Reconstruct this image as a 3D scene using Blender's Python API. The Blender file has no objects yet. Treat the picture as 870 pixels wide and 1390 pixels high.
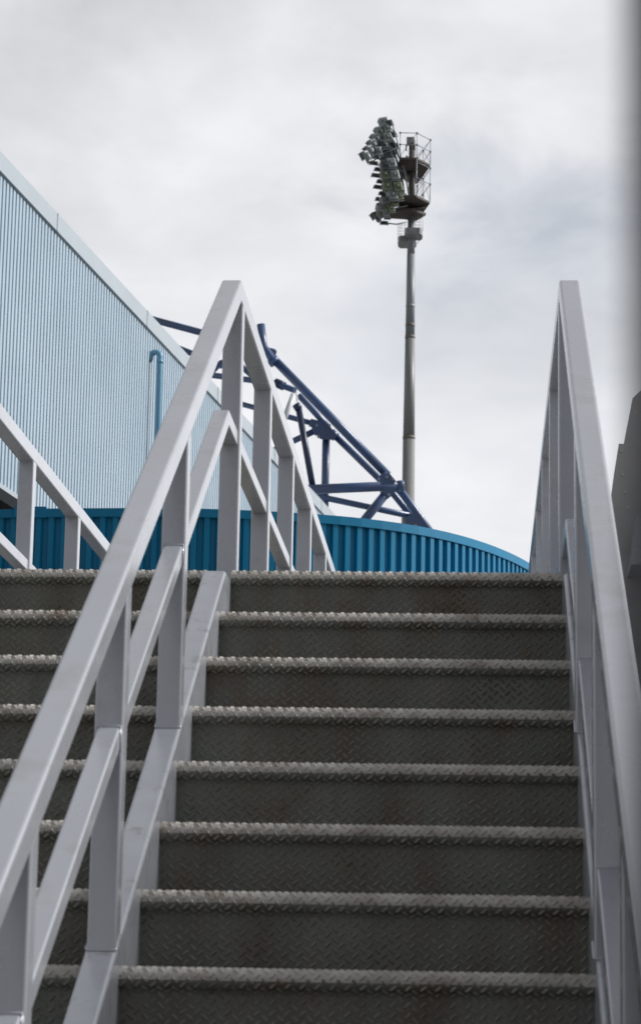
import bpy, bmesh, math, random
from mathutils import Vector, Matrix
random.seed(7)
S = bpy.context.scene
COL = S.collection
R = math.radians

# ------------------------------------------------------------------ camera
F_PX = 3463.5
CAM = Vector((0.03034, -8.24415, -1.43093))
FW = Vector((-0.06366549, 0.97646646, 0.20605816)).normalized()
RT = Vector((0.99795825, 0.0612369, 0.01814886)).normalized()
UP = RT.cross(FW).normalized()
cd = bpy.data.cameras.new('camera')
cam = bpy.data.objects.new('camera', cd)
COL.objects.link(cam)
M = Matrix((RT, UP, -FW)).transposed().to_4x4()
M.translation = CAM
cam.matrix_world = M
cd.sensor_fit = 'HORIZONTAL'
cd.sensor_width = 36
cd.lens = F_PX / 870 * 36
cd.shift_y = -45 / 870
cd.clip_start = 0.05
cd.clip_end = 3000
cd.dof.use_dof = True
cd.dof.focus_distance = 14.0
cd.dof.aperture_fstop = cd.lens / 9.0
S.camera = cam

def ray(x, y):
    """direction of the sight line through a point of the survey photograph (used once to measure places)"""
    return FW + RT * ((x - 435) / F_PX) - UP * ((y - 650) / F_PX)
def at_y(x, y, Y):
    d = ray(x, y)
    return CAM + d * ((Y - CAM.y) / d.y)
def at_z(x, y, Z):
    d = ray(x, y)
    return CAM + d * ((Z - CAM.z) / d.z)

# ------------------------------------------------------------------ helpers
def link(name, bm, mat, parent=None, smooth=False):
    me = bpy.data.meshes.new(name)
    bmesh.ops.recalc_face_normals(bm, faces=bm.faces)
    bm.to_mesh(me); bm.free()
    if smooth:
        for p in me.polygons: p.use_smooth = True
    me.materials.append(mat)
    o = bpy.data.objects.new(name, me)
    COL.objects.link(o)
    if parent: o.parent = parent
    return o
def empty(name, loc=(0, 0, 0), parent=None):
    o = bpy.data.objects.new(name, None)
    COL.objects.link(o); o.location = loc
    if parent: o.parent = parent
    return o
def tag(o, label=None, cat=None, group=None, kind=None):
    if label: o['label'] = label
    if cat: o['category'] = cat
    if group: o['group'] = group
    if kind: o['kind'] = kind
    return o
def box(bm, x0, x1, y0, y1, z0, z1, bev=0.0):
    vs = [bm.verts.new((x, y, z)) for x in (x0, x1) for y in (y0, y1) for z in (z0, z1)]
    fs = [bm.faces.new([vs[i] for i in q]) for q in
          ((0, 1, 3, 2), (4, 6, 7, 5), (0, 4, 5, 1), (2, 3, 7, 6), (0, 2, 6, 4), (1, 5, 7, 3))]
    if bev:
        es = {e for f in fs for e in f.edges}
        bmesh.ops.bevel(bm, geom=list(es), offset=bev, segments=2, affect='EDGES', profile=.6)
    return vs
def frame_of(d):
    d = d.normalized()
    a = Vector((0, 0, 1)) if abs(d.z) < .92 else Vector((1, 0, 0))
    s = d.cross(a).normalized()
    return s, s.cross(d).normalized()
def tube(bm, pts, r, n=14, r1=None, cap=True):
    """round tube along a polyline"""
    pts = [Vector(p) for p in pts]
    rings = []
    s = u = None
    for i, p in enumerate(pts):
        d = (pts[min(i + 1, len(pts) - 1)] - pts[max(i - 1, 0)]).normalized()
        if s is None: s, u = frame_of(d)
        else:
            s = (s - d * s.dot(d)).normalized(); u = d.cross(s).normalized() * (1 if u.dot(d.cross(s)) > 0 else -1)
        rr = r if r1 is None else r + (r1 - r) * i / (len(pts) - 1)
        rings.append([bm.verts.new(p + (s * math.cos(t) + u * math.sin(t)) * rr)
                      for t in (2 * math.pi * k / n for k in range(n))])
    for a, b in zip(rings, rings[1:]):
        for k in range(n):
            f = bm.faces.new((a[k], a[(k + 1) % n], b[(k + 1) % n], b[k])); f.smooth = True
    if cap:
        bm.faces.new(rings[0][::-1]); bm.faces.new(rings[-1])
def round_rect(w, t, r, n=3):
    out = []
    for cx, cy, a0 in ((w / 2 - r, t / 2 - r, 0), (-w / 2 + r, t / 2 - r, 90), (-w / 2 + r, -t / 2 + r, 180), (w / 2 - r, -t / 2 + r, 270)):
        for k in range(n + 1):
            a = R(a0 + 90 * k / n)
            out.append((cx + r * math.cos(a), cy + r * math.sin(a)))
    return out
def sweep_yz(bm, xc, w, t, path, r=.006):
    """square hollow section: path = list of (y, z) of the centre line, mitred at bends; section w across x, t in the yz plane"""
    sec = round_rect(w, t, r)
    P = [Vector((0, a, b)) for a, b in path]
    rings = []
    for i, p in enumerate(P):
        d0 = (P[i] - P[i - 1]).normalized() if i else (P[1] - P[0]).normalized()
        d1 = (P[i + 1] - P[i]).normalized() if i < len(P) - 1 else d0
        n0 = Vector((0, -d0.z, d0.y)); n1 = Vector((0, -d1.z, d1.y))
        m = (n0 + n1).normalized(); m = m / m.dot(n0)
        rings.append([bm.verts.new(Vector((xc + a, 0, 0)) + p + m * b) for a, b in sec])
    n = len(sec)
    for a, b in zip(rings, rings[1:]):
        for k in range(n):
            f = bm.faces.new((a[k], a[(k + 1) % n], b[(k + 1) % n], b[k]))
    bm.faces.new(rings[0][::-1]); bm.faces.new(rings[-1])
def prism(bm, poly, y0, y1):
    """poly of (x, z) extruded along y"""
    a = [bm.verts.new((x, y0, z)) for x, z in poly]
    b = [bm.verts.new((x, y1, z)) for x, z in poly]
    n = len(poly)
    bm.faces.new(a); bm.faces.new(b[::-1])
    for k in range(n): bm.faces.new((a[k], b[k], b[(k + 1) % n], a[(k + 1) % n]))
def slab(bm, poly, z0, z1):
    a = [bm.verts.new((x, y, z0)) for x, y in poly]
    b = [bm.verts.new((x, y, z1)) for x, y in poly]
    n = len(poly)
    bm.faces.new(a[::-1]); bm.faces.new(b)
    for k in range(n): bm.faces.new((a[k], a[(k + 1) % n], b[(k + 1) % n], b[k]))

# ------------------------------------------------------------------ materials
def mat(name, col, rough=.5, metal=0., var=.12, scale=6., bump=0., bscale=40., col2=None, c2lo=.5, c2hi=.7, c2scale=3., coat=0., stretch=None, rvar=.08, spec=.5):
    m = bpy.data.materials.new(name); m.use_nodes = True
    nt = m.node_tree; N = nt.nodes; L = nt.links
    b = N['Principled BSDF']
    b.inputs['Metallic'].default_value = metal
    b.inputs['Specular IOR Level'].default_value = spec
    b.inputs['Coat Weight'].default_value = coat
    b.inputs['Coat Roughness'].default_value = .15
    tc = N.new('ShaderNodeTexCoord'); mp = N.new('ShaderNodeMapping')
    geo = N.new('ShaderNodeNewGeometry')
    L.new(geo.outputs['Position'], mp.inputs['Vector'])
    if stretch: mp.inputs['Scale'].default_value = stretch
    n1 = N.new('ShaderNodeTexNoise'); n1.inputs['Scale'].default_value = scale; n1.inputs['Detail'].default_value = 6
    L.new(mp.outputs[0], n1.inputs['Vector'])
    mr = N.new('ShaderNodeMapRange'); mr.inputs['From Min'].default_value = .3; mr.inputs['From Max'].default_value = .7
    mr.inputs['To Min'].default_value = 1 - var; mr.inputs['To Max'].default_value = 1 + var
    L.new(n1.outputs['Fac'], mr.inputs['Value'])
    base = N.new('ShaderNodeRGB'); base.outputs[0].default_value = (*col, 1)
    src = base.outputs[0]
    if col2:
        n2 = N.new('ShaderNodeTexNoise'); n2.inputs['Scale'].default_value = c2scale; n2.inputs['Detail'].default_value = 8; n2.inputs['Roughness'].default_value = .65
        L.new(mp.outputs[0], n2.inputs['Vector'])
        cr = N.new('ShaderNodeMapRange'); cr.inputs['From Min'].default_value = c2lo; cr.inputs['From Max'].default_value = c2hi
        L.new(n2.outputs['Fac'], cr.inputs['Value'])
        mx = N.new('ShaderNodeMix'); mx.data_type = 'RGBA'
        L.new(cr.outputs[0], mx.inputs[0]); L.new(src, mx.inputs[6]); mx.inputs[7].default_value = (*col2, 1)
        src = mx.outputs[2]
    vm = N.new('ShaderNodeVectorMath'); vm.operation = 'SCALE'
    L.new(src, vm.inputs[0]); L.new(mr.outputs[0], vm.inputs['Scale'])
    L.new(vm.outputs[0], b.inputs['Base Color'])
    r2 = N.new('ShaderNodeMapRange'); r2.inputs['To Min'].default_value = rough - rvar; r2.inputs['To Max'].default_value = rough + rvar
    n3 = N.new('ShaderNodeTexNoise'); n3.inputs['Scale'].default_value = scale * 2.3; n3.inputs['Detail'].default_value = 4
    L.new(mp.outputs[0], n3.inputs['Vector']); L.new(n3.outputs['Fac'], r2.inputs['Value'])
    L.new(r2.outputs[0], b.inputs['Roughness'])
    if bump:
        nb = N.new('ShaderNodeTexNoise'); nb.inputs['Scale'].default_value = bscale; nb.inputs['Detail'].default_value = 5
        L.new(geo.outputs['Position'], nb.inputs['Vector'])
        bp = N.new('ShaderNodeBump'); bp.inputs['Strength'].default_value = bump; bp.inputs['Distance'].default_value = .01
        L.new(nb.outputs['Fac'], bp.inputs['Height']); L.new(bp.outputs[0], b.inputs['Normal'])
    return m

M_RAIL = mat('satin grey paint', (.47, .49, .54), .27, .30, .06, 2.5, 0, 120, coat=.5, col2=(.36, .355, .36), c2lo=.52, c2hi=.8, c2scale=5)
M_STRING = mat('grey stringer paint', (.49, .51, .56), .22, .35, .06, 8, .0, 90, col2=(.24, .22, .2), c2lo=.56, c2hi=.78, c2scale=14)
M_PLATE = mat('weathered chequer plate', (.175, .185, .165), .55, .05, .25, 14, .12, 260, col2=(.11, .08, .055), c2lo=.42, c2hi=.66, c2scale=7, stretch=(1.0, 1.0, .45))
M_RIDGE = mat('worn raised tread pattern', (.25, .255, .225), .5, .05, .25, 14, 0, 260, col2=(.11, .085, .065), c2lo=.48, c2hi=.68, c2scale=7)
M_NOSE = mat('worn and skylit chequer plate nosing', (.47, .45, .415), .55, .05, .22, 22, .12, 300, col2=(.16, .12, .09), c2lo=.5, c2hi=.72, c2scale=11)  # wear plus sky light from above, both put into the pale colour
M_LIGHTBLUE = mat('pale blue cladding', (.365, .455, .53), .5, 0, .04, .8, 0, 30, spec=.3, col2=(.33, .42, .50), c2lo=.4, c2hi=.7, c2scale=.5)
M_FASCIA = mat('pale blue flashing', (.36, .41, .45), .5, 0, .04, .8)
M_PIPE = mat('blue grey downpipe', (.13, .30, .44), .35, 0, .06, 3)
M_BLUE = mat('deep blue cladding', (.0, .17, .33), .45, 0, .08, 1.2, .03, 30, spec=.3, col2=(.0, .15, .29), c2lo=.45, c2hi=.7, c2scale=.9)
M_TRUSS = mat('navy gloss paint', (.045, .092, .215), .36, .0, .15, 3, .03, 20, col2=(.05, .075, .15), c2lo=.45, c2hi=.65, c2scale=1.5, coat=.3)
M_TRUSSD = mat('dark navy paint', (.018, .028, .07), .35, 0, .15, 3)
M_WHITE = mat('pale grey paint', (.62, .65, .68), .35, 0, .05, 4)
M_ZINC = mat('dull zinc steel', (.27, .29, .32), .5, .3, .1, 4)
M_POLE = mat('galvanised pole', (.23, .25, .27), .5, .15, .08, 2.0, stretch=(2, 2, .25))
M_POLE2 = mat('stained galvanised pole', (.22, .23, .24), .5, .1, .1, 2.0, col2=(.185, .175, .155), c2lo=.45, c2hi=.7, c2scale=1.4, stretch=(2.5, 2.5, .18))
M_POLED = mat('darkened pole', (.10, .085, .085), .6, .1, .15, 3)
M_RING = mat('stained slip joint', (.15, .14, .125), .6, .1, .15, 3)
M_DECK = mat('dark rusted platform steel', (.075, .062, .056), .7, .1, .2, 5, .1, 30)
M_LAMP = mat('grey lamp housing', (.23, .26, .265), .5, .2, .2, 6)
M_LAMPG = mat('green algae lamp housing', (.17, .205, .135), .6, .1, .3, 9)
M_LAMPD = mat('dark lamp visor', (.085, .10, .105), .5, .2, .15, 8)
M_GLASS = mat('lamp glass', (.25, .27, .27), .12, 0, .05, 6)
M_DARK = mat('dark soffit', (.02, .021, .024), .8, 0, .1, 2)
M_CONC = mat('concrete ground', (.20, .195, .185), .85, 0, .15, .7, .2, 25, col2=(.12, .115, .11), c2lo=.5, c2hi=.7, c2scale=.3)
M_COLUMN = mat('dark grey column paint', (.025, .025, .032), .6, 0, .08, 6)
M_PANEL = mat('grey sheet metal', (.48, .48, .49), .5, .3, .08, 3, .03, 30, col2=(.38, .375, .37), c2lo=.5, c2hi=.7, c2scale=4)
M_BOLT = mat('bright zinc bolt', (.6, .6, .6), .3, .6, .05, 9)

# ------------------------------------------------------------------ setting
GZ = -3.04
bm = bmesh.new()
n = 40
for i in range(n):
    for j in range(n):
        pass
vs = [bm.verts.new(p) for p in ((-1500, -1500, GZ), (1500, -1500, GZ), (1500, 1500, GZ), (-1500, 1500, GZ))]
bm.faces.new(vs)
tag(link('ground', bm, M_CONC), kind='structure')

# ------------------------------------------------------------------ staircase
H, G = .19, .33299
SL = H / G
XL, XR = -.797, .289           # clear width of the right flight
XL2, XR2 = -1.960, -.872       # clear width of the left flight
RN = .024                      # bullnose radius
def plate_profile():
    """(y, z, ny, nz) samples along the folded plate: tread top -> bullnose -> riser; y=0 is the front of the nosing, z=0 the top"""
    segs = []
    L1 = .10
    arc = math.pi * RN
    set_back = RN * 1.0
    def f(s):
        if s < L1: return (RN + L1 - s, 0.0, 0.0, 1.0)
        s2 = s - L1
        if s2 < arc:
            a = s2 / RN
            return (RN - RN * math.sin(a), -RN + RN * math.cos(a), -math.sin(a), math.cos(a))
        s3 = s2 - arc
        # short fillet back to the riser plane
        if s3 < .012: return (RN + s3 * .25, -2 * RN - s3 * .97, -.97, -.25)
        s4 = s3 - .012
        return (RN + .003, -2 * RN - .0116 - s4, -1.0, 0.0)
    return f, L1 + arc + .012 + (H - 2 * RN - .0116)
PROF, PLEN = plate_profile()
def lozenge(bm, x, s, ang, L=.030, W=.0085, h=.0028):
    ca, sa = math.cos(ang), math.sin(ang)
    def P(a, b, hh):
        xx = x + a * ca - b * sa; ss = min(max(s + a * sa + b * ca, 0), PLEN)
        y, z, ny, nz = PROF(ss)
        return bm.verts.new((xx, y + ny * hh, z + nz * hh))
    e = -.0004
    o = [P(-L / 2, 0, e), P(-L * .3, -W / 2, e), P(L * .3, -W / 2, e), P(L / 2, 0, e), P(L * .3, W / 2, e), P(-L * .3, W / 2, e)]
    t0, tm, t1 = P(-L * .27, 0, h), P(0, 0, h), P(L * .27, 0, h)
    for q in ((o[0], o[1], t0), (o[1], tm, t0), (o[1], o[2], tm), (o[2], t1, tm), (o[2], o[3], t1), (o[3], o[4], t1), (o[4], tm, t1), (o[4], o[5], tm), (o[5], t0, tm), (o[5], o[0], t0)):
        bm.faces.new(q).material_index = 1
def step_mesh(w, part, seed):
    """one folded plate, local x 0..w ; part = 'nose' (bullnose) or 'plate' (tread and riser)"""
    rnd = random.Random(seed)
    bm = bmesh.new()
    s_a, s_b = .10 - .016, .10 + math.pi * RN * .54  # upper bullnose band that takes the paler worn and skylit colour
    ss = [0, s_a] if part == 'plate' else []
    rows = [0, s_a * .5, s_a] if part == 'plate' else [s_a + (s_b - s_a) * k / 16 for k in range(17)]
    def strip(rows, smooth):
        prev = None
        nx = 24
        for s in rows:
            y, z, ny, nz = PROF(s)
            cur = [bm.verts.new((w * k / nx, y, z)) for k in range(nx + 1)]
            if prev:
                for k in range(nx):
                    f = bm.faces.new((prev[k], prev[k + 1], cur[k + 1], cur[k])); f.smooth = smooth
            prev = cur
    if part == 'plate':
        strip([0, .04, s_a], False)
        rr = [s_b + (PLEN - s_b) * (k / 6) for k in range(7)]
        rr += [s_b + (.10 + math.pi * RN - s_b) * k / 8 for k in range(1, 9)] + [.10 + math.pi * RN + .012]
        strip(sorted(rr), False)
        # tread of this plate carries on back under the next riser
        v = [bm.verts.new(p) for p in ((0, RN + .10, 0), (w, RN + .10, 0), (w, G + RN, -.0015), (0, G + RN, -.0015))]
        bm.faces.new(v)
    else:
        strip(rows, True)
    px, ps = .0172, .0245
    for i in range(int(w / px) + 1):
        x = .009 + i * px
        if x > w - .009: continue
        j = 0
        while True:
            s = .006 + j * ps + (ps / 2 if i % 2 else 0); j += 1
            if s > PLEN - .010: break
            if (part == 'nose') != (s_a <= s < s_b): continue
            a = R(43) if i % 2 else R(-43)
            lozenge(bm, x + rnd.uniform(-.0008, .0008), s, a + rnd.uniform(-.07, .07), L=.0235, W=.0088, h=.0036)
    me = bpy.data.meshes.new('step_' + part)
    bmesh.ops.recalc_face_normals(bm, faces=[f for f in bm.faces if len(f.verts) == 3])
    bm.to_mesh(me); bm.free()
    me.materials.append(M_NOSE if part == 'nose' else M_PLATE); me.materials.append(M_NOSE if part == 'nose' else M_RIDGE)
    return me
stairs = tag(empty('staircase', (XR2, 0, GZ)), 'grey chequer plate steel staircase with worn rounded nosings, tops coloured paler as if skylit, in two flights', 'staircase')
def under(o, parent):
    o.parent = parent
    o.matrix_parent_inverse = Matrix.Translation(-Vector(parent.location))
    return o
w1 = XR - XL; w2 = XR2 - XL2
for (x0, w, sd) in ((XL, w1, 1), (XL2, w2, 2)):
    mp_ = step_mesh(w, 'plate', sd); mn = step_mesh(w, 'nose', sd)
    for i in range(16):
        o = bpy.data.objects.new('step', mp_); COL.objects.link(o); o.parent = stairs
        o.location = Vector((x0, -i * G, -i * H)) - stairs.location
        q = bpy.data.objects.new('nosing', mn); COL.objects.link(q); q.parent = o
OFF = .058
def stringer(xa, xb):
    bm = bmesh.new()
    # plate section following the pitch; top edge OFF above the nosing line, ends level with the landing
    yt = -(OFF + .03) / SL
    path = [(-15.6 * G, -15.6 * H + OFF), (yt, -.030)]
    a, b = path
    # cross-section in x/z rounded on top, extruded along the slope
    sec = round_rect(xb - xa, .34, .011, 4)
    rings = []
    for (y, z) in ((a[0], a[1]), (b[0], b[1])):
        rings.append([bm.verts.new(((xa + xb) / 2 + sx, y, z - .17 + sz)) for sx, sz in sec])
    y2 = .30
    rings.append([bm.verts.new(((xa + xb) / 2 + sx, y2, -.030 - .17 + sz)) for sx, sz in sec])
    m = len(sec)
    for p_, q_ in zip(rings, rings[1:]):
        for k in range(m):
            f = bm.faces.new((p_[k], p_[(k + 1) % m], q_[(k + 1) % m], q_[k]))
    bm.faces.new(rings[0][::-1]); bm.faces.new(rings[-1])
    return under(link('stringer', bm, M_STRING), stairs)
bpy.context.view_layer.update()
stringer(XR2, XL)
stringer(XR, XR + .075)
stringer(XL2 - .075, XL2)
# landing deck and its legs
bm = bmesh.new()
box(bm, XL2 - .075, XR + .075, .302, 8.6, -.012, -.004)
under(link('landing_deck', bm, M_PLATE), stairs)
for x in (XL2 - .075, XR - .02):
    bm = bmesh.new(); box(bm, x, x + .095, .304, 8.6, -.26, -.014, .006)
    under(link('landing_beam', bm, M_STRING), stairs)
for x in (XL2 - .075, XR - .02):
    for y in (.6, 4.4, 8.3):
        bm = bmesh.new(); box(bm, x, x + .095, y, y + .1, GZ, -.262, .006)
        under(link('landing_leg', bm, M_STRING), stairs)

# ------------------------------------------------------------------ railings
YB = .147; ZT = 1.036
def railing(name, label, x0, posts_stair, posts_land, seed, ZM=.522, YM_=-.085):
    """x0 = left face of the 70 mm posts"""
    W = .070; xc = x0 + W / 2
    root = tag(empty(name, (xc, posts_stair[-1], -.19 * 14)), label, 'handrail', 'stair and landing railings')
    t = .070
    cz = ZT - .034
    def line(Y, off): return off + (Y - YB) * SL
    # centre line of the top rail
    ca = math.cos(math.atan(SL))
    yend = 8.4
    # mitre bend: offset so that outer corner is (YB, ZT)
    half = math.tan(math.atan(SL) / 2) * t / 2
    yb, zb = YB + half * 0 + half, ZT - t / 2
    ylow = -5.15
    bm = bmesh.new()
    sweep_yz(bm, xc, W, t, [(ylow, zb + (ylow - yb) * SL), (yb, zb), (yend, zb)], .009)
    top = under(link('top_rail', bm, M_RAIL), root)
    tm = .050; ymb = YM_; zm = ZM - tm / 2
    hm = math.tan(math.atan(SL) / 2) * tm / 2
    bm = bmesh.new()
    sweep_yz(bm, xc, .054, tm, [(ylow, zm + (ylow - ymb - hm) * SL), (ymb + hm, zm), (yend, zm)], .006)
    under(link('mid_rail', bm, M_RAIL), root)
    def under_rail(Y):
        return min(zb - t / 2, zb + (Y - yb) * SL - t / 2 / ca) if Y < yb + .001 else zb - t / 2
    D = .070
    for Y in posts_stair + posts_land:
        bm = bmesh.new()
        zt0, zt1 = under_rail(Y), under_rail(Y + D)
        if Y < -.05:
            zb0, zb1 = Y * SL + OFF, (Y + D) * SL + OFF
        else:
            zb0 = zb1 = 0.0
        sec = round_rect(W - .002, D, .005, 2)
        lo = []; hi = []
        for a, b in sec:
            k = (b + D / 2) / D
            lo.append(bm.verts.new((xc + a, Y + D / 2 + b, zb0 + (zb1 - zb0) * k - .002)))
            hi.append(bm.verts.new((xc + a, Y + D / 2 + b, zt0 + (zt1 - zt0) * k + .0015)))
        m = len(sec)
        for k in range(m): bm.faces.new((lo[k], lo[(k + 1) % m], hi[(k + 1) % m], hi[k]))
        bm.faces.new(lo[::-1]); bm.faces.new(hi)
        po = under(link('post', bm, M_RAIL), root)
        zc = zm + ((Y - ymb - hm) * SL if Y < ymb else 0)
        if Y < -.5:
            bm = bmesh.new(); hh = tm / 2 / ca
            tube(bm, [(xc - .028, Y - .001, zc + hh + .001), (xc + .028, Y - .001, zc + hh + .001), (xc + .028, Y - .001, zc - hh)], .003, 6)
            wd = link('weld_bead', bm, M_RAIL); wd.parent = po
        # weld bead round the foot
        bm = bmesh.new()
        pts = [Vector((xc + a * 1.02, Y + D / 2 + b * 1.02, zb0 + (zb1 - zb0) * ((b + D / 2) / D) + .0015)) for a, b in sec]
        tube(bm, pts + [pts[0]], .0035, 6)
        wd = link('weld_bead', bm, M_RAIL); wd.parent = po
    return root
ST = [-1.262, -2.372, -3.52, -4.66]
railing('stair_railing', 'middle grey steel railing rising to a sharp peak between the two flights of steps', -.869, ST, [.222, 1.43, 2.66, 3.84, 5.05, 6.25, 7.45], 1)
railing('stair_railing', 'right-hand grey steel railing seen nearly edge on, with a low second rail', .284, ST, [.222, 1.43, 2.66, 3.84, 5.05, 6.25, 7.45], 2, .135, -.225)
railing('stair_railing', 'left grey steel railing whose level landing part crosses the blue cladding at the left edge', -2.038, ST, [.30, 1.53, 2.77, 4.07, 5.3, 6.5, 7.7], 3)

# ------------------------------------------------------------------ curved blue screen
scr = tag(empty('cladding_screen', (0, 24, GZ)), 'curved deep blue ribbed metal screen with a capped top edge, standing behind the landing railings', 'metal screen')
K = 2.0
top_px = [(-120, 694), (0, 692), (60, 690.5), (150, 690), (250, 690), (320, 692), (435, 698), (500, 704.5), (560, 712.5), (620, 725), (670, 741), (712, 760), (745, 783), (770, 812)]
ZS = CAM.z + K * (1.8 - CAM.z)
path = [at_z(x, y, ZS) for x, y in top_px]
path = [Vector((p.x, p.y, 0)) for p in path]
# resample smoothly (Catmull-Rom) at short steps
def smooth(P, m=24):
    out = []
    for i in range(len(P) - 1):
        p0 = P[max(i - 1, 0)]; p1 = P[i]; p2 = P[i + 1]; p3 = P[min(i + 2, len(P) - 1)]
        for k in range(m):
            t = k / m
            out.append(.5 * ((2 * p1) + (p2 - p0) * t + (2 * p0 - 5 * p1 + 4 * p2 - p3) * t * t + (3 * p1 - p0 - 3 * p2 + p3) * t ** 3))
    out.append(P[-1]); return out
def relax(P, it):
    for _ in range(it):
        P = [P[0]] + [(P[i - 1] + P[i] * 2 + P[i + 1]) / 4 for i in range(1, len(P) - 1)] + [P[-1]]
    return P
SP = relax(smooth(path), 400)
def walk(P):
    acc = [0.0]
    for a, b in zip(P, P[1:]): acc.append(acc[-1] + (b - a).length)
    return acc
ACC = walk(SP)
def on_path(s):
    import bisect
    i = min(max(bisect.bisect_right(ACC, s) - 1, 0), len(SP) - 2)
    t = (s - ACC[i]) / (ACC[i + 1] - ACC[i])
    p = SP[i].lerp(SP[i + 1], t); d = (SP[i + 1] - SP[i]).normalized()
    return p, d
def profile_sheet(fn, length, pitch, seq, z0, z1, bm, zf=None):
    """trapezoidal sheet; seq = list of (fraction of pitch, depth); outward = toward the viewer side"""
    s = 0; prev = None
    while s < length:
        for fr, dp in seq:
            ss = s + fr * pitch
            if ss > length: break
            p, d = fn(ss)
            nn = Vector((d.y, -d.x, 0))
            q = p + nn * dp
            cur = (bm.verts.new((q.x, q.y, z0)), bm.verts.new((q.x, q.y, z1)))
            if prev: bm.faces.new((prev[0], cur[0], cur[1], prev[1]))
            prev = cur
        s += pitch
bm = bmesh.new()
PB = .172
profile_sheet(on_path, ACC[-1], PB, [(0, 0), (.40, 0), (.52, -.055), (.88, -.055)], GZ, ZS - .02, bm)
o = under(link('ribbed_sheet', bm, M_BLUE), scr)
# fold the cap along the path
bm = bmesh.new()
prev = None
m = int(ACC[-1] / .3)
for k in range(m + 1):
    p, d = on_path(ACC[-1] * k / m * .9999)
    nn = Vector((d.y, -d.x, 0))
    prof = [(.02, -.115), (.02, 0), (-.16, .0), (-.16, -.115), (-.155, -.115), (-.155, -.005), (.015, -.005), (.015, -.115)]
    cur = [bm.verts.new((p.x + nn.x * a, p.y + nn.y * a, ZS + b)) for a, b in prof]
    if prev:
        for j in range(len(prof)): bm.faces.new((prev[j], cur[j], cur[(j + 1) % len(prof)], prev[(j + 1) % len(prof)]))
    prev = cur
under(link('top_cap', bm, M_BLUE), scr)
# a lapped piece of cap flashing near the left end
a = at_z(20, 691, ZS); b = at_z(63, 690.5, ZS)
bm = bmesh.new(); box(bm, a.x, b.x, a.y - .045, a.y + .17, ZS - .12, ZS + .028)
under(link('cap_lap', bm, M_BLUE), scr)

# ------------------------------------------------------------------ big pale blue stand
ZW = 11.5; ZWB = 6.37
A = at_z(0, 208, ZW); B = at_z(452, 698, ZW)
dW = Vector((B.x - A.x, B.y - A.y, 0)).normalized()
P0 = Vector((A.x, A.y, 0)) - dW * 9.0
LW = (Vector((B.x, B.y, 0)) - P0).length + 26
nW = Vector((dW.y, -dW.x, 0))      # out of the wall, toward the stairs
st = tag(empty('stadium_stand', (P0.x, P0.y, GZ)), 'long pale blue corrugated stand with a downpipe and lighter fascia strip', 'stadium stand')
def onw(s): return P0 + dW * s, dW
bm = bmesh.new()
profile_sheet(onw, LW, .1745, [(0, 0), (.60, 0), (.66, -.042), (.94, -.042)], ZWB + .06, ZW - .22, bm)
under(link('corrugated_wall', bm, M_LIGHTBLUE), st)
def wall_bar(name, s0, s1, n0, n1, z0, z1, mt):
    bm = bmesh.new()
    vs = []
    for s in (s0, s1):
        for nn in (n0, n1):
            for z in (z0, z1):
                q = P0 + dW * s + nW * nn; vs.append(bm.verts.new((q.x, q.y, z)))
    for q in ((0, 1, 3, 2), (4, 6, 7, 5), (0, 4, 5, 1), (2, 3, 7, 6), (0, 2, 6, 4), (1, 5, 7, 3)): bm.faces.new([vs[i] for i in q])
    return under(link(name, bm, mt), st)
wall_bar('fascia', -.05, LW + .05, -.25, .045, ZW - .30, ZW, M_FASCIA)
for k in range(0, int(LW // 6)):
    wall_bar('fascia_joint', k * 6, k * 6 + .10, .046, .054, ZW - .303, ZW + .004, M_FASCIA)
wall_bar('bottom_flashing', 0, LW, -.25, .03, ZWB, ZWB + .075, M_FASCIA)
wall_bar('roof', 0, LW, -14, -.26, ZW - .35, ZW - .1, M_FASCIA)
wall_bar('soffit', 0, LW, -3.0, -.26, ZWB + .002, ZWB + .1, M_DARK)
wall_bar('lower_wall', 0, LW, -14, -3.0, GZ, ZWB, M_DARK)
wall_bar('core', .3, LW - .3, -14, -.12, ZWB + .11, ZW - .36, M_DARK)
# swan neck downpipe standing off the wall
def wall_pt(x, y, off=0.0):
    d = ray(x, y); base = P0 + nW * off
    t = (base - CAM).dot(nW) / d.dot(nW)
    return CAM + d * t
pp = wall_pt(215.5, 478, .16)
s_p = (Vector((pp.x, pp.y, 0)) - P0).dot(dW)
ztop = pp.z
bm = bmesh.new()
base = P0 + dW * s_p
def W3(nn, z, s=0): 
    q = base + nW * nn + dW * s; return Vector((q.x, q.y, z))
pts = [W3(-.03, ztop - .16), W3(.0, ztop - .13)]
for k in range(11):
    a = R(172 - 172 * k / 10)
    pts.append(W3(.095 + .095 * math.cos(a), ztop - .09 + .095 * math.sin(a)))
pts += [W3(.19, ztop - .5), W3(.19, ZWB - 2.0)]
tube(bm, pts, .055, 16)
dp = under(link('downpipe', bm, M_PIPE), st)
bm = bmesh.new(); tube(bm, [W3(.19, ztop - .14), W3(.19, ztop - .22)], .061, 16)
under(link('pipe_collar', bm, M_PIPE), st)

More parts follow.
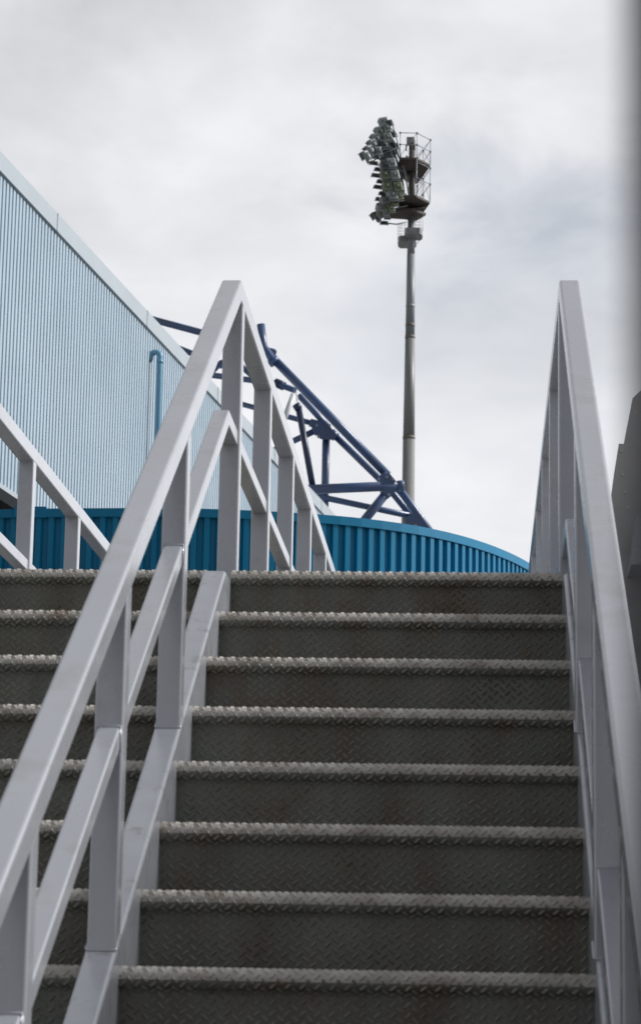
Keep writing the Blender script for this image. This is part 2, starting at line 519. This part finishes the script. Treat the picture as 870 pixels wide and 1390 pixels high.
# ------------------------------------------------------------------ roof truss behind
YT = 63.0
tr = tag(empty('roof_truss', (2, YT, GZ)), 'navy blue tubular steel roof truss descending to the right behind the blue screen', 'roof truss')
MPX = (at_y(1, 600, YT) - at_y(0, 600, YT)).length
def T(x, y, dy=0.0): return at_y(x, y, YT + dy)
def member(name, pts, wpx, mt, n=16, parent=None, ends=None):
    bm = bmesh.new()
    P = [T(*p) for p in pts]
    tube(bm, P, wpx * MPX / 2, n)
    return under(link(name, bm, mt), tr)
member('chord', [(354, 440, -.4), (357.5, 470, -.4), (371, 490, 0)], 11, M_TRUSS)
member('chord', [(369.5, 485, 0), (526, 645, 0)], 11.8, M_TRUSS)
member('chord', [(406, 537, 1.2), (446, 580, .8)], 8.5, M_TRUSS)
member('chord', [(449, 586, .8), (526, 661, .8), (573, 718, .8)], 9, M_TRUSS)
member('chord', [(524, 650, 0), (545, 668, -.1), (610, 758, -.1)], 10.5, M_TRUSS)
member('cross_tube', [(395, 665.5, -.9), (547.5, 659, -.9)], 13, M_TRUSS)
member('brace', [(473, 733, -.2), (527, 666, -.4)], 12, M_TRUSS)
member('brace', [(405, 668, .9), (562.5, 701.5, .6)], 8.5, M_TRUSS)
member('brace', [(443, 580, .9), (440, 720, .9)], 10.5, M_TRUSS)
member('damper_tube', [(404.8, 551, -.8), (425, 664, -.8)], 8.5, M_TRUSSD)
member('damper_rod', [(402, 532, -.5), (405, 552, -.8)], 2.2, M_WHITE)
member('pale_strut', [(398.5, 535, -.3), (380, 584, -.3)], 7.5, M_WHITE)
member('brace', [(325, 547.5, 2), (428, 575.5, 1)], 7.5, M_TRUSS)
member('brace', [(370, 612, 1.6), (433, 582, 1)], 8.5, M_TRUSS)
member('brace', [(240, 503, 2.6), (374, 520, 1.8), (400, 529.5, 1.4)], 8.5, M_TRUSS)
member('brace', [(268, 520, 3.0), (291, 501, 2.8), (300, 492, 2.8), (322, 492, 2.6), (345, 512, 2.2), (372, 545, 1.8)], 8.5, M_TRUSS)
member('brace', [(172, 424, 4), (275, 451.5, 4), (371, 478, .3)], 10, M_TRUSS)
member('brace', [(212, 461, 4.5), (262, 480, 4.5), (300, 496, 3.0)], 9, M_TRUSS)
member('bolted_sleeve', [(374, 519, 1.8), (385, 524, 1.7)], 12.5, M_TRUSSD)
member('bolted_sleeve', [(421, 573.5, 1), (430, 576, 1)], 11.5, M_TRUSS)
member('bolted_sleeve', [(425, 586, 1), (433, 582.5, 1)], 12, M_TRUSS)
member('bolted_sleeve', [(449, 587, .7), (456, 593.5, .7)], 13, M_TRUSS)
member('bolted_sleeve', [(401.5, 549, -.8), (405.4, 555, -.8)], 10.5, M_TRUSSD)
member('bolted_sleeve', [(556, 699.7, .5), (563, 701.6, .5)], 10, M_TRUSS)
member('bolted_sleeve', [(368.5, 486.5, 0), (374, 493, 0)], 16, M_TRUSS)
member('bolted_sleeve', [(519, 644, 0), (524.5, 650, 0)], 16.5, M_TRUSS)
member('bolted_sleeve', [(540, 659.5, -.9), (548.5, 659, -.9)], 14.5, M_TRUSS)
member('bolted_sleeve', [(521, 672.5, -.45), (526, 666.5, -.45)], 14.5, M_TRUSS)
def gusset(pts, dy, th=.05):
    bm = bmesh.new()
    a = [bm.verts.new(T(x, y, dy)) for x, y in pts]; b = [bm.verts.new(T(x, y, dy + th)) for x, y in pts]
    bm.faces.new(a); bm.faces.new(b[::-1])
    for k in range(len(a)): bm.faces.new((a[k], b[k], b[(k + 1) % len(a)], a[(k + 1) % len(a)]))
    return under(link('gusset_plate', bm, M_TRUSS), tr)
gusset([(424, 571), (439, 570), (450, 581), (456, 590), (450, 597), (435, 596), (426, 588)], .55, .3)
gusset([(516, 650), (527, 641), (537, 652), (535, 658), (516, 658)], -1.15, .05)
gusset([(520, 668), (521, 662), (537, 662), (536, 669), (528, 676)], -1.15, .05)
gusset([(549, 702), (566, 696), (575, 708), (580, 720), (552, 716)], -.2, .06)
for x, y in ((525, 647), (528, 671), (533, 650), (432, 592), (447, 577), (430, 577), (564, 713)):
    bm = bmesh.new(); p = T(x, y, -1.24 if x > 500 else .5)
    tube(bm, [p, p + Vector((0, .1, 0))], .04, 8)
    under(link('bolt', bm, M_ZINC), tr)

# ------------------------------------------------------------------ floodlight mast
YM = 105.0
def Mp(x, y, dv=0.0): return at_y(x, y, YM + dv)
pc = Mp(556, 500)
mast = tag(empty('floodlight_mast', (pc.x, pc.y, GZ)), 'tall tapering grey steel floodlight mast with railed platforms and a leaning bank of lamps', 'floodlight mast')
mpx = (at_y(557, 400, YM) - at_y(556, 400, YM)).length
def on_axis(z): return Vector((pc.x, pc.y, z))
def z_at(y): return at_y(556, y, YM).z
# pole in lengths, joined by dark slip rings
secs = [(1400, 23, 595, 16.2, M_POLE2), (595, 15.8, 458, 13.2, M_POLE2), (458, 12.8, 345, 10.8, M_POLE), (345, 10.4, 298, 10.0, M_POLE), (298, 10.0, 190, 8.6, M_POLED)]
for ya, wa, yb_, wb, mt in secs:
    za = GZ if ya == 1400 else z_at(ya)
    bm = bmesh.new()
    tube(bm, [on_axis(za), on_axis(z_at(yb_))], wa * mpx / 2, 24, wb * mpx / 2)
    under(link('pole_section', bm, mt), mast)
for y, wd in ((595, 16.8), (458, 13.8), (442, 13), (416, 12.4)):
    bm = bmesh.new(); z = z_at(y)
    tube(bm, [on_axis(z - .04), on_axis(z + .10)], wd * mpx / 2, 24)
    under(link('slip_ring', bm, M_RING if y != 416 else M_POLE), mast)
SC = mpx / 7.25          # metres per pixel of the 7.25x enlargement whose origin is (480,150)
def E(cx, cy, dv=0.0):
    """place measured on the enlargement, dv metres beyond the pole's own distance"""
    return Mp(480 + cx / 7.25, 150 + cy / 7.25, dv)
# pole head
p = E(563, 300)
bm = bmesh.new(); box(bm, p.x - 42 * SC, p.x + 38 * SC, p.y - .2, p.y + .2, p.z - 32 * SC, p.z + 36 * SC, .03)
under(link('junction_box', bm, M_LAMP), mast)
for dx in (-46, 40):
    bm = bmesh.new(); box(bm, p.x + dx * SC - .03, p.x + dx * SC + .03, p.y - .15, p.y + .15, p.z - 90 * SC, p.z - 40 * SC)
    under(link('bracket', bm, M_LAMP), mast)
sinE = math.sin(R(19.5)); 
def platform(cy, pts, name='platform'):
    """pts: (u, v) metres about the pole; plan of a hexagonal deck"""
    z = E(555, cy).z
    bm = bmesh.new()
    slab(bm, [(pc.x + u, pc.y + v) for u, v in pts], z, z + .10)
    o = under(link(name, bm, M_DECK), mast)
    return z
HEX = [(-.62, -.9), (-.50, -1.8), (.27, -1.75), (.87, -.8), (.50, .7), (.22, 1.75), (-.3, 1.5), (-.6, .4)]
zA = platform(600, HEX)
zB = platform(965, HEX)
# lower curved bracket deck under the lamp bank
def deck2(cy, pts):
    z = E(555, cy).z
    bm = bmesh.new(); slab(bm, [(pc.x + u, pc.y + v) for u, v in pts], z, z + .12)
    under(link('lower_deck', bm, M_DECK), mast)
deck2(1040, [(-1.5, -.3), (-.75, -.95), (.1, -.9), (.68, -.2), (.2, .7), (-.3, .45), (-.95, .3)])
# outriggers
for (u0, v0, u1, v1, dz) in ((0, 0, -1.45, -.6, -.1), (0, 0, -1.35, .6, -.1), (0, 0, -1.2, -1.2, -1.85), (0, 0, -1.5, 0, -1.85), (0, 0, .8, -.7, -1.9), (-1.4, -.3, .6, -.8, -2.1)):
    bm = bmesh.new()
    tube(bm, [Vector((pc.x + u0, pc.y + v0, zA + dz)), Vector((pc.x + u1, pc.y + v1, zA + dz + .1))], .055, 8)
    under(link('outrigger', bm, M_DECK), mast)
# guard rails
def guard(z, h, verts, idx, drop=0):
    for i in idx:
        u, v = verts[i]
        bm = bmesh.new(); tube(bm, [Vector((pc.x + u, pc.y + v, z)), Vector((pc.x + u, pc.y + v, z + h))], .020, 6)
        under(link('guard_post', bm, M_ZINC), mast)
        for hh in (h, h * .52):
            bm = bmesh.new(); c = Vector((pc.x + u, pc.y + v, z + hh))
            tube(bm, [c - Vector((0, 0, .04)), c + Vector((0, 0, .04))], .045, 8)
            under(link('rail_clamp', bm, M_LAMPD), mast)
    for a, b in zip(idx, idx[1:]):
        pa = Vector((pc.x + verts[a][0], pc.y + verts[a][1], z)); pb = Vector((pc.x + verts[b][0], pc.y + verts[b][1], z))
        for hh in (h, h * .52):
            bm = bmesh.new(); tube(bm, [pa + Vector((0, 0, hh)), pb + Vector((0, 0, hh))], .018, 6)
            under(link('guard_rail', bm, M_ZINC), mast)
        bm = bmesh.new(); tube(bm, [pa + Vector((0, 0, .05)), pb + Vector((0, 0, h))], .012, 6)
        under(link('guard_brace', bm, M_ZINC), mast)
guard(zA + .1, 1.18, HEX, [1, 2, 3, 4, 5, 6])
guard(zB + .1, 1.60, HEX, [2, 3, 4, 5])
for (u, v) in ((.87, -.8), (.55, .5), (.27, -1.8), (.42, .9)):
    bm = bmesh.new(); tube(bm, [Vector((pc.x + u, pc.y + v, zB + .1)), Vector((pc.x + u, pc.y + v, zA))], .016, 6)
    under(link('guard_post', bm, M_ZINC), mast)
# rest platforms of the caged ladder
def ring_deck(cx, cy, w, h, v0):
    p = E(cx, cy, v0); n_ = 8
    bm = bmesh.new()
    poly = [(p.x + w * SC / 2 * sx, p.y + sy) for sx, sy in ((-1, -.3), (-.75, -.55), (.75, -.55), (1, -.3), (1, .3), (.75, .55), (-.75, .55), (-1, .3))]
    slab(bm, poly, p.z - h * SC / 2, p.z + h * SC / 2)
    under(link('rest_platform', bm, M_LAMP), mast)
ring_deck(588, 1212, 176, 62, -.35)
ring_deck(525, 1290, 180, 62, .45)
for cx, c0, c1, dv in ((435, 1110, 1270, .45), (470, 1110, 1270, .45), (505, 1110, 1270, .7), (680, 1010, 1190, -.35), (640, 1040, 1190, -.5), (612, 1040, 1190, -.2), (660, 1020, 1190, -.1), (450, 1110, 1270, .8)):
    bm = bmesh.new(); tube(bm, [E(cx, c0, dv), E(cx, c1, dv)], .009, 6)
    under(link('cage_bar', bm, M_ZINC), mast)
for cy in (1120, 1150, 1180, 1210):
    bm = bmesh.new(); tube(bm, [E(435, cy, .45), E(470, cy + 3, .1), E(510, cy, .5)], .009, 6)
    under(link('cage_hoop', bm, M_ZINC), mast)
    bm = bmesh.new(); tube(bm, [E(680, cy - 60, -.35), E(640, cy - 55, -.6), E(605, cy - 60, -.3)], .009, 6)
    under(link('cage_hoop', bm, M_ZINC), mast)
bm = bmesh.new(); tube(bm, [E(680, 1235, -.35), E(608, 1325, .4)], .015, 6)
under(link('cage_bar', bm, M_ZINC), mast)
# lamps
def lamp_meshes(mt):
    bm = bmesh.new()     # local: back of the lamp faces -y (to the viewer), glass faces +y
    w, h = .20, .235
    ring = lambda y, a, b: [bm.verts.new((sx * a, y, sz * b)) for sx, sz in ((-1, -1), (1, -1), (1, 1), (-1, 1))]
    rs = [ring(-.12, w * .75, h * .75), ring(-.10, w * .92, h * .92), ring(.0, w, h), ring(.05, w, h)]
    for a, b in zip(rs, rs[1:]):
        for k in range(4): bm.faces.new((a[k], a[(k + 1) % 4], b[(k + 1) % 4], b[k]))
    bm.faces.new(rs[0][::-1]); bm.faces.new(rs[-1])
    for k in range(-2, 3):
        box(bm, k * .055 - .006, k * .055 + .006, -.165, -.03, -h * .62, h * .62)
    box(bm, -.05, .05, -.20, -.12, -.06, .06)
    me = bpy.data.meshes.new('lamp_housing'); bmesh.ops.recalc_face_normals(bm, faces=bm.faces); bm.to_mesh(me); bm.free(); me.materials.append(mt)
    return me
def aux(kind):
    bm = bmesh.new()
    if kind == 'visor':
        box(bm, -.20, .20, .051, .36, .225, .237); box(bm, -.205, -.193, .051, .28, -.05, .224); box(bm, .193, .205, .051, .28, -.05, .224)
        mt = M_LAMPD
    elif kind == 'glass':
        box(bm, -.17, .17, .0505, .058, -.19, .19); mt = M_GLASS
    else:
        box(bm, -.225, -.208, -.05, .0, -.16, .02); box(bm, .208, .225, -.05, .0, -.16, .02); box(bm, -.225, .225, -.05, .0, -.28, -.262)
        mt = M_ZINC
    me = bpy.data.meshes.new('lamp_' + kind); bmesh.ops.recalc_face_normals(bm, faces=bm.faces); bm.to_mesh(me); bm.free(); me.materials.append(mt)
    return me
LM = {'g': lamp_meshes(M_LAMP), 'a': lamp_meshes(M_LAMPG), 'd': lamp_meshes(M_LAMPD)}
VIS, GLS, YOK = aux('visor'), aux('glass'), aux('yoke')
rv = random.Random(3)
def lamp(cx, cy, dv, yaw, pitch, roll, t, s=1.0):
    o = bpy.data.objects.new('floodlight', LM[t]); COL.objects.link(o)
    o.rotation_euler = (R(pitch), R(roll), R(yaw)); o.scale = s if isinstance(s, tuple) else (s, s, s)
    under(o, mast); o.location = E(cx, cy, dv)
    for nme, me in (('visor', VIS), ('glass', GLS), ('yoke', YOK)):
        c = bpy.data.objects.new(nme, me); COL.objects.link(c); c.parent = o
# upper fan: rows climbing to the right, aimed left and down, tops leaning left
for k, (cx, cy) in enumerate([(124, 452), (160, 398), (192, 338), (222, 278), (258, 212), (298, 122)]):
    lamp(cx + 8, cy, -1.6 + .2 * k, 48 - 6 * k, -14, -26 + 2 * k, 'g', (.78 + .05 * k, .9, 1.36))
for k, (cx, cy, sx) in enumerate([(246, 400, .62), (292, 330, .7), (335, 262, 1.0), (322, 168, .8)]):
    lamp(cx, cy, -1.35 + .2 * k, 22, -14, -18, 'd' if k == 1 else 'g', (sx, .9, 1.0))
for cx, cy, t in ((300, 415, 'd'), (345, 385, 'g'), (375, 320, 'd'), (330, 455, 'd'), (398, 400, 'd'), (352, 118, 'd'), (388, 232, 'd'), (408, 350, 'd')):
    lamp(cx, cy, -.7, 15, -16, -14, t, (.8, .8, .62))
# lamps seen end on, stacked down the left edge of the bank
for k, (cx, cy) in enumerate([(222, 455), (205, 515), (245, 577), (216, 635), (268, 697), (238, 750), (288, 815), (256, 870), (262, 930)]):
    lamp(cx, cy, -1.6 if k % 2 else -1.2, 12, -12, 4, 'd', (.92, .8, .36))
# the big backs of the bank in two leaning columns, smaller ones below
for cx, cy, t in ((372, 518, 'g'), (405, 635, 'g'), (437, 752, 'a'), (312, 635, 'a'), (332, 745, 'a'), (385, 832, 'g'), (312, 540, 'd')):
    lamp(cx, cy, -2.15, 14, -16, -9, t, (1.02, 1.0, 1.10))
for cx, cy, t in ((296, 885, 'g'), (346, 885, 'a'), (402, 905, 'a'), (262, 962, 'g'), (316, 955, 'a'), (368, 965, 'a'), (452, 850, 'a'), (262, 1010, 'a'), (312, 1012, 'g')):
    lamp(cx, cy, -2.0 + .1 * rv.random(), 20, -20, -14, t, (.72, .8, .82))
lamp(222, 1042, -1.6, 40, -20, -28, 'd', (.55, .8, 1.15))
lamp(302, 1104, -1.2, 10, -12, 0, 'd', (.9, .8, .34))
lamp(332, 1052, -1.0, 10, -12, 0, 'd', (.7, .8, .3))
# dark steel mounting lattice that the lamps are bolted to
bm = bmesh.new()
LP = [(240, 400), (300, 330), (400, 380), (430, 470), (480, 620), (505, 800), (470, 850), (395, 955), (330, 1010), (268, 1000), (268, 860), (290, 700), (272, 560)]
va = [bm.verts.new(E(x, y, -.95)) for x, y in LP]; vb = [bm.verts.new(E(x, y, -.88)) for x, y in LP]
bm.faces.new(va); bm.faces.new(vb[::-1])
for k in range(len(LP)): bm.faces.new((va[k], vb[k], vb[(k + 1) % len(LP)], va[(k + 1) % len(LP)]))
under(link('mounting_plate', bm, M_LAMPD), mast)
# frame that carries the lamps
for pts in ([(375, 110), (430, 300), (470, 470), (520, 700), (548, 840)], [(300, 150), (340, 330), (390, 470), (440, 700), (480, 860)],
            [(430, 430), (500, 560), (540, 820)], [(250, 430), (300, 600), (330, 800), (270, 1060)],
            [(110, 420), (300, 110), (420, 225)], [(180, 500), (330, 400), (440, 360)], [(240, 560), (380, 560), (500, 600)], [(260, 800), (400, 790), (520, 820)], [(240, 1080), (400, 960), (530, 930)],
            [(340, 330), (440, 430)], [(400, 300), (455, 480)], [(280, 1100), (420, 1115), (520, 1095)]):
    bm = bmesh.new(); tube(bm, [E(x, y, -1.0) for x, y in pts], .032, 8)
    under(link('lamp_frame', bm, M_LAMP), mast)

# ------------------------------------------------------------------ riveted sheet enclosure right of the stairs
enc = tag(empty('sheet_enclosure', (.9, 1.4, GZ)), 'grey bolted sheet metal enclosure with stepped top beyond the right-hand railing', 'metal enclosure')
def poly_y(name, px, Y, th, mt, extra=None):
    pl = []
    for x, y in px:
        q = at_y(x, y, Y); pl.append((q.x, q.z))
    if extra: pl += extra
    bm = bmesh.new(); prism(bm, pl, Y, Y + th); return under(link(name, bm, mt), enc)
YE = 1.4
q0 = at_y(834, 639, YE); q1 = at_y(858, 540, YE)
poly_y('front_sheet', [(826, 700), (834, 639), (840, 602), (847.5, 602.5), (850, 640)], YE, .03, M_PANEL, [(1.9, .1), (1.9, GZ), (q0.x - .02, GZ)])
poly_y('upper_sheet', [(846.5, 602), (858.5, 540), (880, 520)], YE + .032, .03, M_PANEL, [(1.9, q1.z + .15), (1.9, .0), (q0.x + .03, .0)])
bm = bmesh.new(); box(bm, q0.x + .06, 1.9, YE + .065, YE + 2.2, GZ, q0.z - .35)
under(link('enclosure_body', bm, M_PANEL), enc)
bm = bmesh.new()
SWP = [(YE - .004, GZ), (YE - .004, .60), (0, .60), (-4.0, -.98), (-6.0, -1.75), (-6.0, GZ)]  # unseen stretch inferred from stair shade, top line shaped to shade the right rail
va = [bm.verts.new((.76, y, z)) for y, z in SWP]; vb = [bm.verts.new((1.88, y, z)) for y, z in SWP]
bm.faces.new(va); bm.faces.new(vb[::-1])
for k in range(6): bm.faces.new((va[k], vb[k], vb[(k + 1) % 6], va[(k + 1) % 6]))
under(link('unseen_side_wall', bm, M_PANEL), enc)
for x, y in ((843, 612.5), (845, 645), (852, 688.5), (848, 668), (862, 560), (866, 600)):
    p = at_y(x, y, YE); bm = bmesh.new(); tube(bm, [p - Vector((0, .008, 0)), p], .0045, 8)
    under(link('bolt', bm, M_BOLT), enc)
# toothed bracket in front of the sheet
pts = []
for k in range(9):
    y = 764 - k * 7.6
    pts += [(856.5 + k * .9, y), (857.8 + k * .9, y - 4.6)]
br = [(at_y(x, y, 1.1).x, at_y(x, y, 1.1).z) for x, y in pts + [(884, 695), (884, 766), (857, 766)]]
bm = bmesh.new(); prism(bm, br, 1.1, 1.396)
under(link('toothed_bracket', bm, M_RAIL), enc)

# ------------------------------------------------------------------ close dark column at the right edge
d = ray(852, 250); d2 = Vector((d.x, d.y, 0)).normalized()
pe = CAM + d * .43
side = Vector((d2.y, -d2.x, 0))
rc = .038
c = Vector((pe.x, pe.y, 0)) + side * rc
colm = tag(empty('steel_column', (c.x, c.y, GZ)), 'dark steel post close to the viewer, out of focus down the right edge', 'post')
bm = bmesh.new(); tube(bm, [Vector((c.x, c.y, GZ + .012)), Vector((c.x, c.y, 1.1))], rc, 32)
under(link('shaft', bm, M_COLUMN), colm)
bm = bmesh.new(); box(bm, c.x - .1, c.x + .1, c.y - .1, c.y + .1, GZ, GZ + .012)
under(link('base_plate', bm, M_COLUMN), colm)

# ------------------------------------------------------------------ light
SUN_AZ, SUN_EL = 82.0, 35.0       # azimuth from +Y toward +X
sd = Vector((math.sin(R(SUN_AZ)) * math.cos(R(SUN_EL)), math.cos(R(SUN_AZ)) * math.cos(R(SUN_EL)), math.sin(R(SUN_EL))))
ld = bpy.data.lights.new('sun', 'SUN'); ld.energy = 3.8; ld.angle = R(18); ld.color = (1, .975, .94)
lo = bpy.data.objects.new('sun', ld); COL.objects.link(lo)
lo.rotation_euler = (-sd).to_track_quat('-Z', 'Y').to_euler()
W = bpy.data.worlds.new('World'); S.world = W; W.use_nodes = True
nt = W.node_tree; N = nt.nodes; L = nt.links
for n_ in list(N): N.remove(n_)
out = N.new('ShaderNodeOutputWorld'); bg = N.new('ShaderNodeBackground'); L.new(bg.outputs[0], out.inputs[0])
bg.inputs['Strength'].default_value = .1
sky = N.new('ShaderNodeTexSky'); sky.sky_type = 'NISHITA'; sky.sun_disc = False
sky.sun_elevation = R(SUN_EL); sky.sun_rotation = R(SUN_AZ)
tc = N.new('ShaderNodeTexCoord')
def math_(op, a, b=None, c=None, clamp=False):
    m = N.new('ShaderNodeMath'); m.operation = op; m.use_clamp = clamp
    for i, v in enumerate((a, b, c)):
        if v is None: continue
        if isinstance(v, (int, float)): m.inputs[i].default_value = v
        else: L.new(v, m.inputs[i])
    return m.outputs[0]
def noise(scale, detail, rough, off, sz=(1, 1, 1.8)):
    mp = N.new('ShaderNodeMapping'); mp.inputs['Location'].default_value = off; mp.inputs['Scale'].default_value = sz
    L.new(tc.outputs['Generated'], mp.inputs['Vector'])
    n_ = N.new('ShaderNodeTexNoise'); n_.inputs['Scale'].default_value = scale; n_.inputs['Detail'].default_value = detail; n_.inputs['Roughness'].default_value = rough
    n_.inputs['Distortion'].default_value = .3
    L.new(mp.outputs[0], n_.inputs['Vector']); return n_.outputs['Fac']
sep = N.new('ShaderNodeSeparateXYZ'); L.new(tc.outputs['Generated'], sep.inputs[0])
elev = sep.outputs['Z']
big = noise(6, 5, .5, (3.1, 1.7, .4))
fine = noise(17, 6, .55, (.3, 5.2, 2.1))
# cloud brightness: paler towards the horizon, darker overhead, with soft billows
b0 = math_('MULTIPLY_ADD', elev, -1.25, 1.35)
b0 = math_('MAXIMUM', b0, .5)
b0 = math_('MULTIPLY', b0, math_('MULTIPLY_ADD', sep.outputs['Y'], .31, .69))
bb = math_('MULTIPLY_ADD', math_('SUBTRACT', big, .5), .80, b0)
bb = math_('MULTIPLY_ADD', math_('SUBTRACT', fine, .5), .30, bb)
sdn = N.new('ShaderNodeVectorMath'); sdn.operation = 'DOT_PRODUCT'; L.new(tc.outputs['Generated'], sdn.inputs[0]); sdn.inputs[1].default_value = sd
glow = math_('MULTIPLY', math_('POWER', math_('MAXIMUM', sdn.outputs['Value'], 0), 6), 1.2)
bb = math_('ADD', bb, glow)
bb = math_('MINIMUM', bb, 1.35)
bb = math_('MULTIPLY', bb, 8.6)
cc = N.new('ShaderNodeVectorMath'); cc.operation = 'SCALE'; cc.inputs[0].default_value = (.975, .985, 1.02); L.new(bb, cc.inputs['Scale'])
hole = N.new('ShaderNodeMapRange'); hole.inputs['From Min'].default_value = .50; hole.inputs['From Max'].default_value = .68
hole.inputs['To Min'].default_value = 1.0; hole.inputs['To Max'].default_value = .82
L.new(noise(5, 4, .5, (7.3, 2.2, 9.1)), hole.inputs['Value'])
gap_dir = ray(690, 265).normalized()
gd = N.new('ShaderNodeVectorMath'); gd.operation = 'DISTANCE'
gm = N.new('ShaderNodeMapping'); gm.inputs['Scale'].default_value = (1, 1, 1.9); L.new(tc.outputs['Generated'], gm.inputs['Vector'])
L.new(gm.outputs[0], gd.inputs[0]); gd.inputs[1].default_value = (gap_dir.x, gap_dir.y, gap_dir.z * 1.9)
gsum = math_('ADD', gd.outputs['Value'], math_('MULTIPLY', math_('SUBTRACT', fine, .5), .16))
gr = N.new('ShaderNodeMapRange'); gr.interpolation_type = 'SMOOTHSTEP'; gr.inputs['From Min'].default_value = .0; gr.inputs['From Max'].default_value = .085
gr.inputs['To Min'].default_value = .72; gr.inputs['To Max'].default_value = 1.0; L.new(gsum, gr.inputs['Value'])
hmul = math_('MULTIPLY', hole.outputs[0], gr.outputs[0])
mx = N.new('ShaderNodeMix'); mx.data_type = 'RGBA'; L.new(hmul, mx.inputs[0]); L.new(sky.outputs[0], mx.inputs[6]); L.new(cc.outputs[0], mx.inputs[7])
L.new(mx.outputs[2], bg.inputs['Color'])

S.view_settings.view_transform = 'Standard'; S.view_settings.look = 'None'; S.view_settings.gamma = 1; S.view_settings.exposure = 0
S.render.engine = 'CYCLES'
S.render.film_transparent = False
